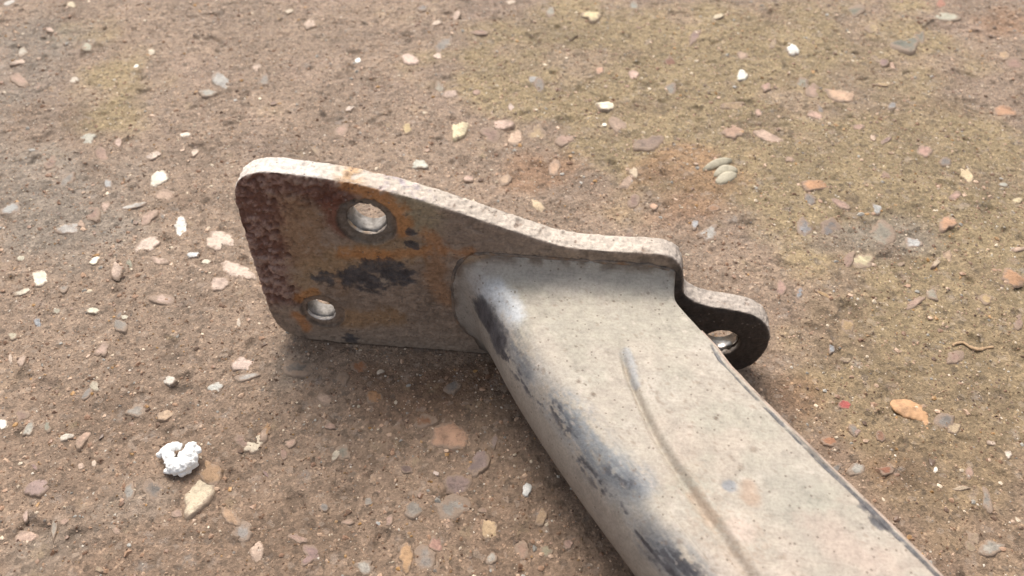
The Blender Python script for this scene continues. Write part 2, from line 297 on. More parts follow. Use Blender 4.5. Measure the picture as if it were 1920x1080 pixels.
# ------------------------------------------------------------------ stones set in the ground (x, y, width, height, turn, colour, dust, proud)
ST = """418 156 34 26 30 c4beb4 .15|391 174 34 18 -15 b3aea0 .3|164 262 30 20 -20 d6d0bb .1|289 291 28 16 -8 f0d5be .05|298 334 38 22 -35 fff0d6 0|138 149 18 10 -10 eeddc4 .1|284 96 17 12 0 f6e3c2 .1
542 21 15 12 0 f0d9b8 .1|255 125 9 8 0 fffbe8 0|347 253 19 8 -5 f8e8d0 0|222 269 15 18 20 e2bda6 .2|364 284 11 18 20 efd3b8 .15|341 429 25 33 0 fff6e8 0|276 411 42 24 -20 d8b197 .35|133 429 46 18 -15 cfc6bb .25
249 387 50 12 -10 cdc6bb .25|20 392 40 20 -20 b9b8b2 .25|202 344 16 14 0 c4c3bf .2|198 387 14 20 20 e0bba1 .25|482 129 17 14 0 efceb2 .2|164 89 20 14 0 c8c2a4 .25|42 96 16 20 20 d8cdb6 .3|38 116 34 8 -25 e0c0a6 .2
582 47 22 16 -30 e8c6aa .25|133 9 18 12 0 f1dcb0 .15|95 55 18 12 -30 e0bea6 .3|18 6 20 9 -20 e5ddd0 .2|77 521 34 31 -60 fbe8cc 0|44 549 38 12 -20 e9dcc0 .15|179 489 21 15 -35 fff0d2 0|220 510 20 34 25 e9c6ab .1
277 464 44 22 -25 f3d5bd .05|299 491 32 15 10 dcb9a0 .3|412 452 44 36 10 f5d6bd .05|412 533 40 26 -15 edcbb3 .05|446 508 62 26 28 f3d3ba .05|362 478 24 12 0 e0e2e0 .05|387 492 17 10 0 f0e6c8 .1|310 563 48 22 -5 dbb8a2 .4
176 583 22 16 0 ece4c6 .05|72 606 15 20 0 a9acb0 .15|245 500 12 20 -10 bdb89a .2|25 630 18 16 0 c9bd9e .3|447 605 7 18 5 ecd6bc .1|234 596 13 10 0 d8d0b4 .2|107 583 16 10 -30 c9c0a4 .3|39 486 13 13 0 e4dabb .2
460 686 52 24 -5 ecccb8 .1|462 708 44 14 -10 c6bdb2 .3|318 714 24 16 15 e4d9c8 .1|404 729 28 18 -25 dad8cc .15|313 777 46 18 -25 d9b48c .15|478 831 50 22 -35 ecd7b6 .05|500 806 16 26 15 c8955a .1|125 820 28 13 -15 f2e2cc .05
156 822 18 50 28 d4aa8c .3|55 805 18 36 30 cdc5b2 .25|5 798 16 22 10 f3ead8 .05|89 801 18 20 0 a7a38c .35|70 914 44 38 -30 b39387 .15|46 1005 36 24 -20 dfb79c .1|48 969 11 22 15 e8c2ab .1|433 969 26 42 -50 cfa377 .2
484 1037 26 33 15 ebc6a8 .05|455 1000 44 36 10 aaa096 .45|243 923 18 32 10 b8afa2 .3|289 921 36 38 0 8d8277 .5|101 988 10 48 5 b6a997 .35|219 996 18 12 0 cfa98c .35|41 678 15 22 15 e2bfa4 .15|20 673 8 22 5 e8cbb0 .1
178 724 18 20 0 cabca0 .2|255 769 36 26 -20 ada294 .45|192 656 24 30 40 cfab94 .35|41 781 26 20 -15 b38e78 .45|152 875 12 12 0 e4c0a4 .15|176 868 10 12 0 ecd0b4 .1|544 830 24 17 0 cda489 .35|631 852 28 12 -50 d7c7aa .2
556 1008 36 16 15 c99f88 .4|332 964 20 16 0 d2ab92 .3|560 691 56 36 0 867a6e .5|675 691 30 23 0 b9763e .25|643 712 20 26 30 b18f70 .4|704 748 36 22 15 c48b52 .2|794 790 44 30 0 a0683a .55|841 820 60 54 20 d9a37a .05
858 912 50 36 -10 a18377 .2|897 868 34 60 30 a58a80 .2|927 829 13 26 10 a88e80 .25|988 919 18 20 0 fffdf4 0|1015 969 20 34 15 c9a479 .15|920 995 26 42 -10 e8c089 .05|762 1046 28 48 5 d6a46a .05|817 1020 26 28 0 d99f86 .2
798 1047 40 44 0 a89b8e .5|847 952 60 44 0 a79d90 .55|817 889 13 10 0 eed2c0 .05|700 899 13 24 5 cfa882 .2|645 850 30 28 0 8f8672 .5|709 982 10 9 0 d0d0cc .1|730 978 14 22 20 c69f88 .3|921 1046 22 20 0 b5ad9e .4
1066 1020 16 18 0 dcaf98 .15|977 1029 28 36 0 b18a6e .45|685 1063 36 24 0 c2b8a8 .35|1024 1033 22 20 0 a59a78 .4|713 699 15 8 -20 f0dcc0 .05|764 880 24 18 0 96786c .4|771 111 32 22 0 f2cdb6 .05|821 104 15 12 0 f4d2b8 .1
671 115 10 10 0 fffef2 0|1108 28 30 26 0 eed79a .15|858 241 30 44 25 f6e1ac 0|936 235 46 18 5 eac2aa .15|966 256 26 26 30 ebc39f .1|1005 252 38 28 0 cfae7c .35|764 244 20 20 10 dcbd7c .2|786 309 30 19 10 dcdac6 .05
1140 197 46 15 -10 fff0cc 0|1040 313 26 28 15 d8ab83 .25|947 337 30 16 -20 cfab86 .4|1010 385 30 17 35 f0cf9e .1|1188 324 14 22 -25 ecd0a8 .15|1218 270 50 32 -15 a1846f .3|655 204 18 12 -30 f0d8c4 .1|823 165 18 18 0 b6ab94 .4
999 152 18 13 0 b0aea8 .3|844 178 26 15 -10 d9b8a2 .3|1188 141 17 18 0 e3b9a2 .2|1125 133 16 13 0 e0aa84 .2|1257 120 18 15 20 b67a5a .2|818 44 20 8 -15 ecd0b4 .15|855 31 18 12 -40 e2c0a6 .25|958 6 18 8 0 e6cdb0 .2
1257 168 22 18 0 9d988a .4|1188 11 16 18 0 b0b0a2 .35|1033 22 16 20 0 b2ac98 .35|1133 233 9 8 0 fff2dc 0|1225 389 14 15 0 e6b18a .15|1188 378 22 26 0 a4806e .4|958 202 11 11 0 e5c8b4 .15|879 333 18 16 -30 dcb49c .2
1485 93 25 19 35 fffdf0 0|1391 143 20 16 -10 fffcea 0|1347 31 22 9 -15 f1dcb2 .1|1576 180 60 22 18 e0b48c .1|1371 246 42 26 -10 c79c7c .15|1442 258 52 16 22 e6bfa2 .1|1378 198 52 12 -8 c9a676 .3|1422 212 14 13 0 dcae94 .25
1527 216 28 14 10 d9ac92 .25|1527 347 52 19 -3 d99c64 .1|1884 211 42 20 12 d59c6c .15|1813 327 18 32 -25 f0d29c .05|1776 420 30 27 0 d9a070 .2|1771 33 50 15 5 cbc5aa .15|1696 84 50 34 0 858573 .25|1724 72 20 20 0 98947e .35
1600 22 34 20 0 88846c .5|1636 55 28 18 0 cbac78 .35|1764 9 22 14 30 c98668 .25|1653 438 44 46 30 a79c86 .35|1556 431 38 32 0 8c8480 .5|1509 427 24 32 0 a4a2a2 .45|1329 438 42 22 -20 c6bfb4 .35|1302 422 15 18 0 b2b4b8 .25
1644 391 22 15 35 c9c8c2 .1|1713 453 32 19 10 cfcdc8 .25|1673 198 15 14 0 a3a09c .25|1609 240 22 9 0 d6a98e .25|1636 259 10 13 10 e8c4a4 .1|1791 369 20 14 -20 d6a890 .2|1907 376 17 9 -10 f4dba4 .05|1882 347 16 10 0 c2bfae .2
1902 122 32 20 0 bd927c .4|1673 124 8 16 -15 e2b494 .15|1658 158 28 8 0 d0ac74 .2|1576 380 38 12 35 c49a84 .3|1436 160 18 26 0 c79a84 .4|1504 156 24 20 0 a19c86 .4|1336 393 24 14 0 c08c5e .35|1880 104 30 20 0 cfa876 .4
1733 284 26 20 0 cd9c86 .4|1615 490 42 24 0 e9d6a0 .4|1899 524 46 26 22 d39a64 .15|1464 544 17 30 5 cc9e88 .25|1559 656 10 26 0 9fa2a4 .2|1499 550 12 22 10 a8aaae .3|1585 760 22 16 0 d8554a .15|1787 804 28 20 0 d0b286 .1
1606 810 13 17 0 bb9684 .25|1553 828 34 20 10 b9794a .3|1650 820 16 22 0 a06e4c .4|1659 884 26 16 0 a2603a .35|1778 481 17 20 0 e6bd92 .15|1757 493 12 30 45 dcc09c .2|1588 612 20 26 -20 c6a066 .3|1547 556 34 7 25 cda468 .2
1713 570 38 14 -25 cfa68c .35|1849 564 24 20 0 d2ae70 .5|1748 553 18 28 -20 a49c86 .4|1908 606 20 26 0 ae8a74 .4|1890 852 14 16 0 ecdcc6 .1|1858 831 20 10 0 dcc0a6 .25|1849 938 16 48 -15 a0978a .45|1861 1027 50 28 -10 bdb3a2 .4
1801 917 30 9 -10 d9bd98 .2|1816 887 14 20 -20 c89c82 .35|1754 881 9 8 0 fff2dc 0|1603 881 30 24 -30 b9b2a4 .3|1704 1009 12 10 0 d79a44 .05|1072 68 19 17 0 8d7648 .15|1660 330 18 12 10 c0987c .4|1480 300 16 10 0 c9a284 .35"""
# split into records (rows hold several, '|' between)
REC = []
for row in ST.replace('\n', '|').split('|'):
    a = row.split()
    if len(a) == 7: REC.append((float(a[0]), float(a[1]), float(a[2]), float(a[3]), float(a[4]), a[5], float(a[6])))
SEG, RINGS = 28, 5
def outline(seed):
    r = np.random.default_rng(seed); k = r.integers(5, 8)
    ph = np.sort(r.uniform(0, 2*np.pi, k) * 0.35 + np.arange(k)*2*np.pi/k*1.0); d = r.uniform(0.74, 1.02, k)
    th = np.arange(SEG)*2*np.pi/SEG
    c = np.cos(th[:, None]-ph[None, :]); q = np.where(c > 0.2, d[None, :]/np.maximum(c, 0.2), 9)
    rad = -np.log(np.exp(-14*q).sum(1))/14
    rad *= 1+0.07*r.normal(size=SEG)
    if r.random() < 0.35: rad *= 1-0.38*np.exp(-((np.angle(np.exp(1j*(th-r.uniform(0, 6.28))))/0.45)**2))
    return th, np.clip(rad, 0.45, 1.12)
def stone_mesh(pts, hgt, seed, c):
    r = np.random.default_rng(seed); V = []; T = []
    lean = r.normal(size=2)*0.10
    size = np.mean(np.linalg.norm(pts, axis=1))
    for k in range(RINGS, 0, -1):
        s = [0, 0.42, 0.72, 0.9, 1.0, 1.10][k]
        z = [0, 1.0, 0.95, 0.72, 0.15, -1.6][k]
        for i in range(SEG):
            p = pts[i]*s; jit = r.normal()*0.10*hgt if k < 4 else 0
            V.append((p[0], p[1], hgt*z + jit + (p@lean if k < 5 else 0))); T.append(s)
    V.append((0, 0, hgt*1.05)); T.append(0)
    F = [((k)*SEG+i, k*SEG+(i+1) % SEG, (k+1)*SEG+(i+1) % SEG, (k+1)*SEG+i) for k in range(RINGS-1) for i in range(SEG)]
    b = (RINGS-1)*SEG; F += [(b+i, b+(i+1) % SEG, RINGS*SEG) for i in range(SEG)]
    me = mesh_from('stone', V, F); t = np.array(T); set_col(me, np.stack([np.clip(t, 0, 1)**2]*3, 1)); return me
def add_stone(x, y, w, h, turn, col, dust, seed):
    th, rad = outline(seed); rad = rad*1.12; a = math.radians(turn)
    px = x + rad*(np.cos(th)*w/2*math.cos(a) - np.sin(th)*h/2*math.sin(a))
    py = y + rad*(np.cos(th)*w/2*math.sin(a) + np.sin(th)*h/2*math.cos(a))
    c = gp(x, y); pts = np.array([gp(X, Y)[:2]-c[:2] for X, Y in zip(px, py)])[::-1]
    gz = ground_z(c[0]+pts[:, 0]*0.9, c[1]+pts[:, 1]*0.9)
    z0 = float(np.percentile(gz, 66)); size = float(np.mean(np.linalg.norm(pts, axis=1)))
    hgt = min(0.00040, 0.08*size+0.00015)*(1.0-0.4*dust)*(1.9 if (x, y) in ((1072, 68), (1485, 93), (1391, 143), (988, 919), (1218, 270)) else 1)
    o = obj('stone', stone_mesh(pts, hgt, seed, c), M_STONE, ground, (c[0], c[1], z0))
    base = lin(col); base = (base*0.74+base.mean()*0.26*np.array([1.06, 1.0, 0.94]))*(0.82 if base.mean() > 0.75 else 0.70)
    o.color = (*base, dust)
    return o
for i, r_ in enumerate(REC): add_stone(*r_, 100+i)

# two-tone flint beside the white crumb: its brown cap and pale foot
add_stone(377, 924, 50, 92, 32, 'e6d0aa', 0.06, 911)
cap = add_stone(396, 887, 44, 40, 20, 'b98f60', 0.05, 902); cap.location.z += 0.0005
r9 = np.random.default_rng(77)          # duller aggregate, half hidden under the dust
for k in range(78):
    w9 = r9.uniform(14, 38)
    add_stone(r9.uniform(0, 1920), r9.uniform(0, 1080), w9, w9*r9.uniform(.4, .9), r9.uniform(-60, 60), ['c79f86', 'b08a74', 'a59a8c', 'd3ae90', 'bca07a', 'a8847a', '948a80'][k % 7], r9.uniform(.22, .5), 1000+k)

# ------------------------------------------------------------------ gravel and sand too small to pick apart
def scatter(n, smin, smax, seed, name, cols, wts, faces, proud):
    r = np.random.default_rng(seed)
    t = r.random(n)**0.75; y = 0.092+0.325*t; x = (r.random(n)*2-1)*(0.145+0.36*(y-0.10)*1.05)
    s = smin*(smax/smin)**(r.random(n)**2.2)
    z = ground_z(x, y) + s*proud
    base = np.array(faces[0], float); fc = np.array(faces[1]); nv = len(base)
    V = base[None]*(1+0.28*r.normal(size=(n, nv, 1)))*s[:, None, None]
    V[:, :, 2] *= 0.7; st = 0.7+0.7*r.random(n); V[:, :, 0] *= st[:, None]
    a = r.random(n)*6.283; ca, sa = np.cos(a)[:, None], np.sin(a)[:, None]
    X = V[:, :, 0]*ca-V[:, :, 1]*sa; Y = V[:, :, 0]*sa+V[:, :, 1]*ca
    P = np.stack([X+x[:, None], Y+y[:, None], V[:, :, 2]+z[:, None]], -1).reshape(-1, 3)
    F = (fc[None]+np.arange(n)[:, None, None]*nv).reshape(-1, 3)
    C = np.array([lin(c) for c in cols])[r.choice(len(cols), n, p=np.array(wts)/sum(wts))]*(0.75+0.4*r.random((n, 1)))*0.72
    me = mesh_np(name, P, F, False); set_col(me, np.repeat(C, nv, 0))
    return tag(obj(name, me, M_GRIT), kind='stuff')
OCT = ([(1, 0, 0), (0, 1, 0), (-1, 0, 0), (0, -1, 0), (0, 0, 1), (0, 0, -1)], [(0, 1, 4), (1, 2, 4), (2, 3, 4), (3, 0, 4), (1, 0, 5), (2, 1, 5), (3, 2, 5), (0, 3, 5)])
_bm = bmesh.new(); bmesh.ops.create_icosphere(_bm, subdivisions=1, radius=1); _bm.verts.ensure_lookup_table()
ICO = ([tuple(v.co) for v in _bm.verts], [tuple(v.index for v in f.verts) for f in _bm.faces]); _bm.free()
SANDC = ['b08c70', '8a6a52', 'cfae92', 'e8d2b8', '6b5040', 'a5845f', 'f4e8d6', '9a8f84']
tag(scatter(80000, 0.00012, 0.00046, 21, 'sand', SANDC, [4, 4, 5, 2.6, 3, 3, 1.3, 1.2], OCT, 0.25), 'fine brown sand and grit strewn over the ground', 'sand')
tag(scatter(7000, 0.0003, 0.00095, 22, 'gravel', ['b89478', '9a7860', 'd9b89c', 'ecd8bc', 'b0aaa0', 'c29660', '7d6350'], [4, 4, 3.5, 1.5, 1.2, 1.2, 2], ICO, 0.02), 'tiny tan and grey gravel bits embedded all over the ground', 'gravel')

# ------------------------------------------------------------------ the steel bracket
bracket = bpy.data.objects.new('steel_bracket', None); COL.objects.link(bracket)
tag(bracket, 'rusty steel bracket, holed end plate and dusty grey pressed arm lying on gritty ground', 'bracket')
bracket.location = tuple(O); bracket.rotation_euler = (0, 0, math.atan2(U[1], U[0]))
# local axes of the bracket: x along the plate (U), -y out of its face towards the arm's far end, z up
TH = 0.0070
def catmull(P, n=10, closed=True):
    P = np.array(P, float); out = []; m = len(P)
    for i in range(m if closed else m-1):
        p0, p1, p2, p3 = P[(i-1) % m], P[i], P[(i+1) % m], P[(i+2) % m]
        for t in np.arange(n)/n:
            out.append(0.5*((2*p1)+(-p0+p2)*t+(2*p0-5*p1+4*p2-p3)*t*t+(-p0+3*p1-3*p2+p3)*t**3))
    return np.array(out)
MM = 0.001
PO = np.array([(-6.6, 20), (-6.3, 12), (-5.0, 6.5), (-1.8, 2.6), (4, 1.0), (10, 0.6), (40, 0.5), (70, 0.4), (100, 0.3), (125, 0.3), (135, 0.6), (140.5, 2.6), (144, 7.5), (145.4, 15),
     (143.6, 22), (139, 26.6), (132, 28.3), (126, 29.0), (121, 30.8), (117.8, 34), (116.6, 39), (115.6, 44), (112.6, 47.6), (107, 48.6), (96, 48.3), (86.6, 48.6), (80, 49.7), (74.8, 51.5), (66, 54.7), (57.4, 57.9),
     (48, 61.2), (39, 64.0), (31, 65.9), (23.6, 67.3), (12, 68.5), (3.7, 68.8), (-1.5, 67.6), (-5.2, 64.2), (-6.7, 58), (-6.9, 45), (-6.8, 32)])*MM
HOLES = [(on_plate(687, 413), 0.0056), (on_plate(601, 583), 0.0046), (on_plate(1352, 643), 0.0054)]
HOLES = [(np.array(c), r) for c, r in HOLES]
cu = bpy.data.curves.new('plate_outline', 'CURVE'); cu.dimensions = '2D'; cu.fill_mode = 'BOTH'; cu.extrude = TH/2-0.0006; cu.bevel_depth = 0.0006; cu.bevel_resolution = 1
def spl(P):
    s = cu.splines.new('POLY'); s.points.add(len(P)-1)
    for q, p in zip(s.points, P): q.co = (p[0], p[1], 0, 1)
    s.use_cyclic_u = True
spl(catmull(PO, 8))
for c, r in HOLES:
    a = np.arange(48)*2*np.pi/48; spl(np.stack([c[0]+(r+0.0006)*np.cos(a), c[1]+(r+0.0006)*np.sin(a)], 1))
tmp = bpy.data.objects.new('plate_outline', cu); COL.objects.link(tmp)
dg = bpy.context.evaluated_depsgraph_get(); dg.update()
me0 = bpy.data.meshes.new_from_object(tmp.evaluated_get(dg))
bpy.data.objects.remove(tmp); bpy.data.curves.remove(cu)
bm = bmesh.new(); bm.from_mesh(me0); bmesh.ops.remove_doubles(bm, verts=bm.verts, dist=1e-6); bm.to_mesh(me0); bm.free()
tmp = bpy.data.objects.new('plate_tmp', me0); COL.objects.link(tmp)
rm = tmp.modifiers.new('remesh', 'REMESH'); rm.mode = 'VOXEL'; rm.voxel_size = 0.0004; rm.use_smooth_shade = True
dg = bpy.context.evaluated_depsgraph_get(); dg.update()
mp = bpy.data.meshes.new_from_object(tmp.evaluated_get(dg)); bpy.data.objects.remove(tmp); bpy.data.meshes.remove(me0)
nv = len(mp.vertices); Q = np.empty(nv*3, np.float32); mp.vertices.foreach_get('co', Q); Q = Q.reshape(-1, 3).astype(float)
NR = np.empty(nv*3, np.float32); mp.vertices.foreach_get('normal', NR); NR = NR.reshape(-1, 3).astype(float)
u_, z_, w_ = Q[:, 0], Q[:, 1], Q[:, 2]        # w_ : +TH/2 is the front face
UZ = np.stack([u_, z_], 1)
front = sstep(0.5, 0.9, NR[:, 2])
edge = 1-sstep(0.2, 0.75, np.abs(NR[:, 2]))
n_a = fbm(Q, 0.010, 4, 31); n_b = fbm(Q, 0.0032, 3, 32); n_c = fbm(Q, 0.0014, 3, 33); n_d = fbm(Q*np.array([1, 1, .3]), 0.0007, 2, 34)
def pm(pts, r, soft=0.6, k=0.6, k2=0.45):   # mask of a stain along a line of photo points on the plate's face, r in mm
    P = [np.array(on_plate(*q)) for q in pts]
    if len(P) == 1: P = P*2
    d = np.min([seg_dist(UZ, P[i], P[i+1]) for i in range(len(P)-1)], axis=0)/(r*MM)
    return 1-sstep(1-soft, 1+soft, d + k*n_a + k2*n_b + 0.35*n_c + 0.22*n_d)
# colour of the face: grey-brown dust over old paint, rust, scale and bare dark patches
Cp = np.tile([0.150, 0.112, 0.084], (nv, 1)); Ap = np.zeros(nv)+0.28
Cp *= (1+0.30*n_a+0.22*n_b)[:, None]
Cp = mixc(Cp, (0.200, 0.150, 0.112), 0.9*pm([(620, 625), (700, 620), (860, 640)], 7))
Cp = mixc(Cp, (0.20, 0.165, 0.105), 0.75*pm([(770, 385), (800, 410)], 6))
Cp = mixc(Cp, (0.15, 0.115, 0.09), 0.7*pm([(860, 430), (1000, 470)], 6))
Cp = mixc(Cp, (0.185, 0.110, 0.060), 0.75*pm([(530, 390), (560, 470), (620, 500)], 9))
Cp = mixc(Cp, (0.20, 0.135, 0.075), 0.7*pm([(560, 530), (640, 480), (760, 470)], 5))
Cp = mixc(Cp, (0.20, 0.105, 0.05), 0.6*pm([(818, 478), (822, 500), (812, 525), (842, 565)], 2.6, .8, .8, .7))
Cp = mixc(Cp, (0.21, 0.125, 0.06), 0.7*pm([(650, 600), (740, 590)], 4))
scale_m = np.maximum(pm([(475, 360), (480, 440), (510, 540)], 7.0), pm([(480, 345), (560, 350), (640, 365)], 4.5))
Cp = mixc(Cp, (0.105, 0.048, 0.034), 0.92*scale_m)
crust = scale_m*sstep(0.02, -0.003, u_)*sstep(-0.15, 0.45, n_b*0.9+0.5*n_a+0.45*n_c+0.25*n_d+0.25*sstep(0.055, 0.03, z_)); Cp = mixc(Cp, (0.23, 0.155, 0.125), 0.8*crust)
Cp = mixc(Cp, (0.06, 0.022, 0.016), 0.7*scale_m*sstep(0.15, 0.5, n_c*0.7+n_d*0.5))
Cp = mixc(Cp, (0.10, 0.036, 0.022), 0.85*pm([(625, 385), (640, 430)], 3.2))
org = np.maximum(pm([(650, 345), (700, 360), (745, 395), (755, 430)], 2.6, .5, .4, .5), 0.7*pm([(640, 470), (720, 478)], 2.0, .5, .4, .5))
Cp = mixc(Cp, (0.29, 0.130, 0.042), 0.75*org)
Cp = mixc(Cp, (0.30, 0.12, 0.03), 0.6*pm([(555, 590), (575, 615)], 2.0)); Cp = mixc(Cp, (0.28, 0.12, 0.03), 0.6*pm([(590, 545), (560, 560)], 1.6))
blk = np.maximum.reduce([pm([(600, 520), (615, 525)], 3.0, .75, .6, .9), pm([(660, 520), (700, 535)], 4.0, .75, .6, .9), pm([(730, 515), (755, 518)], 3.4, .75, .6, .9), 0.8*pm([(690, 500), (740, 500)], 2.6, .4, .5, .6),
      0.9*pm([(772, 436)], 1.4, .35, .5, .7), 0.9*pm([(768, 458), (780, 462)], 1.3, .35, .5, .7), 0.8*pm([(655, 636)], 2.4)])
Cp = mixc(Cp, (0.075, 0.066, 0.058), 0.55*blk); wearP = np.clip(blk, 0, 1)*front
Cp = mixc(Cp, (0.22, 0.18, 0.14), 0.8*pm([(722, 528)], 1.4)); Cp = mixc(Cp, (0.27, 0.12, 0.04), 0.6*pm([(640, 478), (720, 482), (800, 470)], 1.5, .9, .7, .9)); Cp = mixc(Cp, (0.26, 0.115, 0.04), 0.6*pm([(800, 440), (835, 470), (880, 475)], 1.8, .9, .7, .9)) 
Cp = mixc(Cp, (0.020, 0.016, 0.014), 0.9*sstep(0.109, 0.117, u_-0.0012*n_b)*front)        # the lug keeps its black paint
Ap = np.maximum(Ap, 0.35*sstep(0.109, 0.117, u_))
for k, (c, r) in enumerate(HOLES[:2]):        # worn rings where bolt heads sat, proud rust lip round them
    d = np.hypot(u_-c[0]+(-0.0009 if k == 1 else 0.0), z_-c[1]+(0.0006 if k == 0 else 0.0)); R = r*1.50
    ring = 1-sstep(R-0.0004, R+0.0004, d+0.0004*n_b)
    Cp = mixc(Cp, (0.085, 0.073, 0.060) if k == 0 else (0.13, 0.095, 0.07), 0.85*ring)
    lip = np.exp(-((d-R)/0.0005)**2); Cp = mixc(Cp, (0.035, 0.024, 0.016), 0.8*lip*sstep(-0.3, 0.3, n_a))
    Q[:, 2] += front*(0.00028*np.exp(-((d-R-0.0004)/0.0005)**2) - (0.00045 if k == 0 else 0.0003)*ring)
# dusty top edge, sunlight put into its paler colour; paint and rust touches
dusty = edge*sstep(0.1, 0.5, NR[:, 1])
Cp = mixc(Cp, (0.56, 0.48, 0.40), 0.95*dusty*(1-0.35*sstep(0.1, 0.6, n_b)))
Cp = mixc(Cp, (0.70, 0.64, 0.58), dusty*sstep(0.034, 0.010, u_)*0.7)
ug = on_plate(650, 330)[0]; Cp = mixc(Cp, (0.50, 0.29, 0.12), 0.75*dusty*np.exp(-((u_-ug)/0.004)**2)*sstep(-0.2, 0.4, n_b+0.2))
Cp = mixc(Cp, (0.42, 0.36, 0.46), 0.45*dusty*np.exp(-((u_-0.040)/0.008)**2)*sstep(0.0, 0.5, n_b))
Cp = mixc(Cp, (0.36, 0.31, 0.27), 0.6*dusty*sstep(0.106, 0.113, u_))
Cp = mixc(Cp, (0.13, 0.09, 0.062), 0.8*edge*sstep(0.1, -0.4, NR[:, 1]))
fl = front*(0.00020*n_b + 0.00018*n_c + 0.00075*scale_m*n_b + 0.00085*scale_m*n_c + 0.00012*n_d + 0.00015*n_a)
Q[:, 2] += fl
Q += NR*(edge*(0.00034*n_c+0.00030*n_b-0.0006*sstep(0.35, 0.7, n_b)))[:, None]
Cp = mixc(Cp, (0.25, 0.17, 0.12), 0.7*dusty*sstep(0.35, 0.6, n_b*0.7+n_c*0.4))
# into bracket axes: x = u, z = z, y = back-to-front (front at y = 0, back at y = +TH)
QQ = np.stack([Q[:, 0], TH/2-Q[:, 2], Q[:, 1]], 1)
mp.vertices.foreach_set('co', QQ.astype(np.float32).ravel())
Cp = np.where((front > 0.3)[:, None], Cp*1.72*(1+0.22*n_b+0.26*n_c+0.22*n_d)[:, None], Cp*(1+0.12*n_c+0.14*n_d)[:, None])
dustp = front*sstep(0.25, 0.7, n_a*0.5+n_b*0.5+n_c*0.5+n_d*0.3)*sstep(0.114, 0.108, u_); Cp = mixc(Cp, (0.29, 0.225, 0.17), 0.5*dustp)
drk = front*sstep(0.45, 0.75, n_b*0.6+n_c*0.6-n_a*0.3); Cp = mixc(Cp, (0.05, 0.034, 0.026), 0.6*drk)
set_col(mp, np.clip(Cp, 0.01, 0.85), Ap); set_col(mp, np.stack([0.88*wearP]*3, 1), None, 'wear'); mp.update()
mp.polygons.foreach_set('use_smooth', np.ones(len(mp.polygons), bool))
plate = tag(obj('end_plate', mp, M_PLATE, bracket), label='rusted end plate with two bolt holes and a black rounded lug')

for c, r in HOLES:                      # bright machined sleeves inside the holes
    n = 40; V = []; a = np.arange(n)*2*np.pi/n
    for (rr, yy) in ((r+0.0004, 0.0016), (r-0.0002, 0.0016), (r-0.0005, 0.0022), (r-0.0005, TH-0.0005), (r+0.0004, TH-0.0003)):
        V += [(c[0]+rr*math.cos(t), yy, c[1]+rr*math.sin(t)) for t in a]
    obj('hole_sleeve', mesh_np('hole_sleeve', np.array(V), grid_faces(5, n, True)), M_LUG if c[0] > 0.1 else M_BORE, plate)

# ---- pressed arm: sections parallel to the plate, swept outwards along n
HT = 0.038
kn = np.array([0, 8, 14, 27, 40, 58, 76, 100, 140, 210])*MM
ku = np.array([56.6, 60.0, 63.4, 70.6, 78.8, 91.2, 104.6, 121.8, 150.2, 199.6])*MM
def smooth_interp(x, kx, ky):           # monotone cubic through the knots
    h = np.diff(kx); dl = np.diff(ky)/h; m = np.empty(len(kx)); m[0], m[-1] = dl[0], dl[-1]
    m[1:-1] = 2*dl[:-1]*dl[1:]/(dl[:-1]+dl[1:])
    i = np.clip(np.searchsorted(kx, x)-1, 0, len(kx)-2); t = (x-kx[i])/h[i]
    return ((2*t**3-3*t*t+1)*ky[i]+(t**3-2*t*t+t)*h[i]*m[i]+(-2*t**3+3*t*t)*ky[i+1]+(t**3-t*t)*h[i]*m[i+1])
ns = np.concatenate([np.linspace(0.0003, 0.012, 44)[:-1], np.arange(0.012, 0.098, 0.00042), np.arange(0.099, 0.206, 0.002)])
uL = smooth_interp(ns, kn, ku)
uR = 0.1146 + 0.700*(np.sqrt((ns-0.0055)**2+0.0015**2)+ns-0.0055)/2 - 0.0016*sstep(0.020, 0.028, ns) + 0.0040*sstep(0.03, 0.085, ns)
crk = np.array([on_arm(x, y, HT) for x, y in [(1163, 632), (1172, 690), (1196, 750), (1232, 825), (1290, 915), (1350, 1000), (1405, 1080)]])
ext = crk[-1]+(crk[-1]-crk[-2])*np.array([1, 3, 6])[:, None]
crk = np.vstack([crk, ext])
uC = smooth_interp(np.clip(ns, crk[0, 1], None), crk[:, 1], crk[:, 0])
RU, RZ = 0.0105, 0.0155
TL = np.radians(np.concatenate([np.linspace(244, 190, 22)[:-1], np.linspace(190, 90, 76)[:-1]]))
NT, NRR = 150, 8
fr = 0.0080; ftop = 1.22*(fr-np.sqrt(np.clip(fr**2-(fr-np.clip(ns, 0, fr))**2, 0, None)))
fl_ = 0.0075; fleft = fl_-np.sqrt(np.clip(fl_**2-(fl_-np.clip(ns, 0, fl_))**2, 0, None))
rows = []
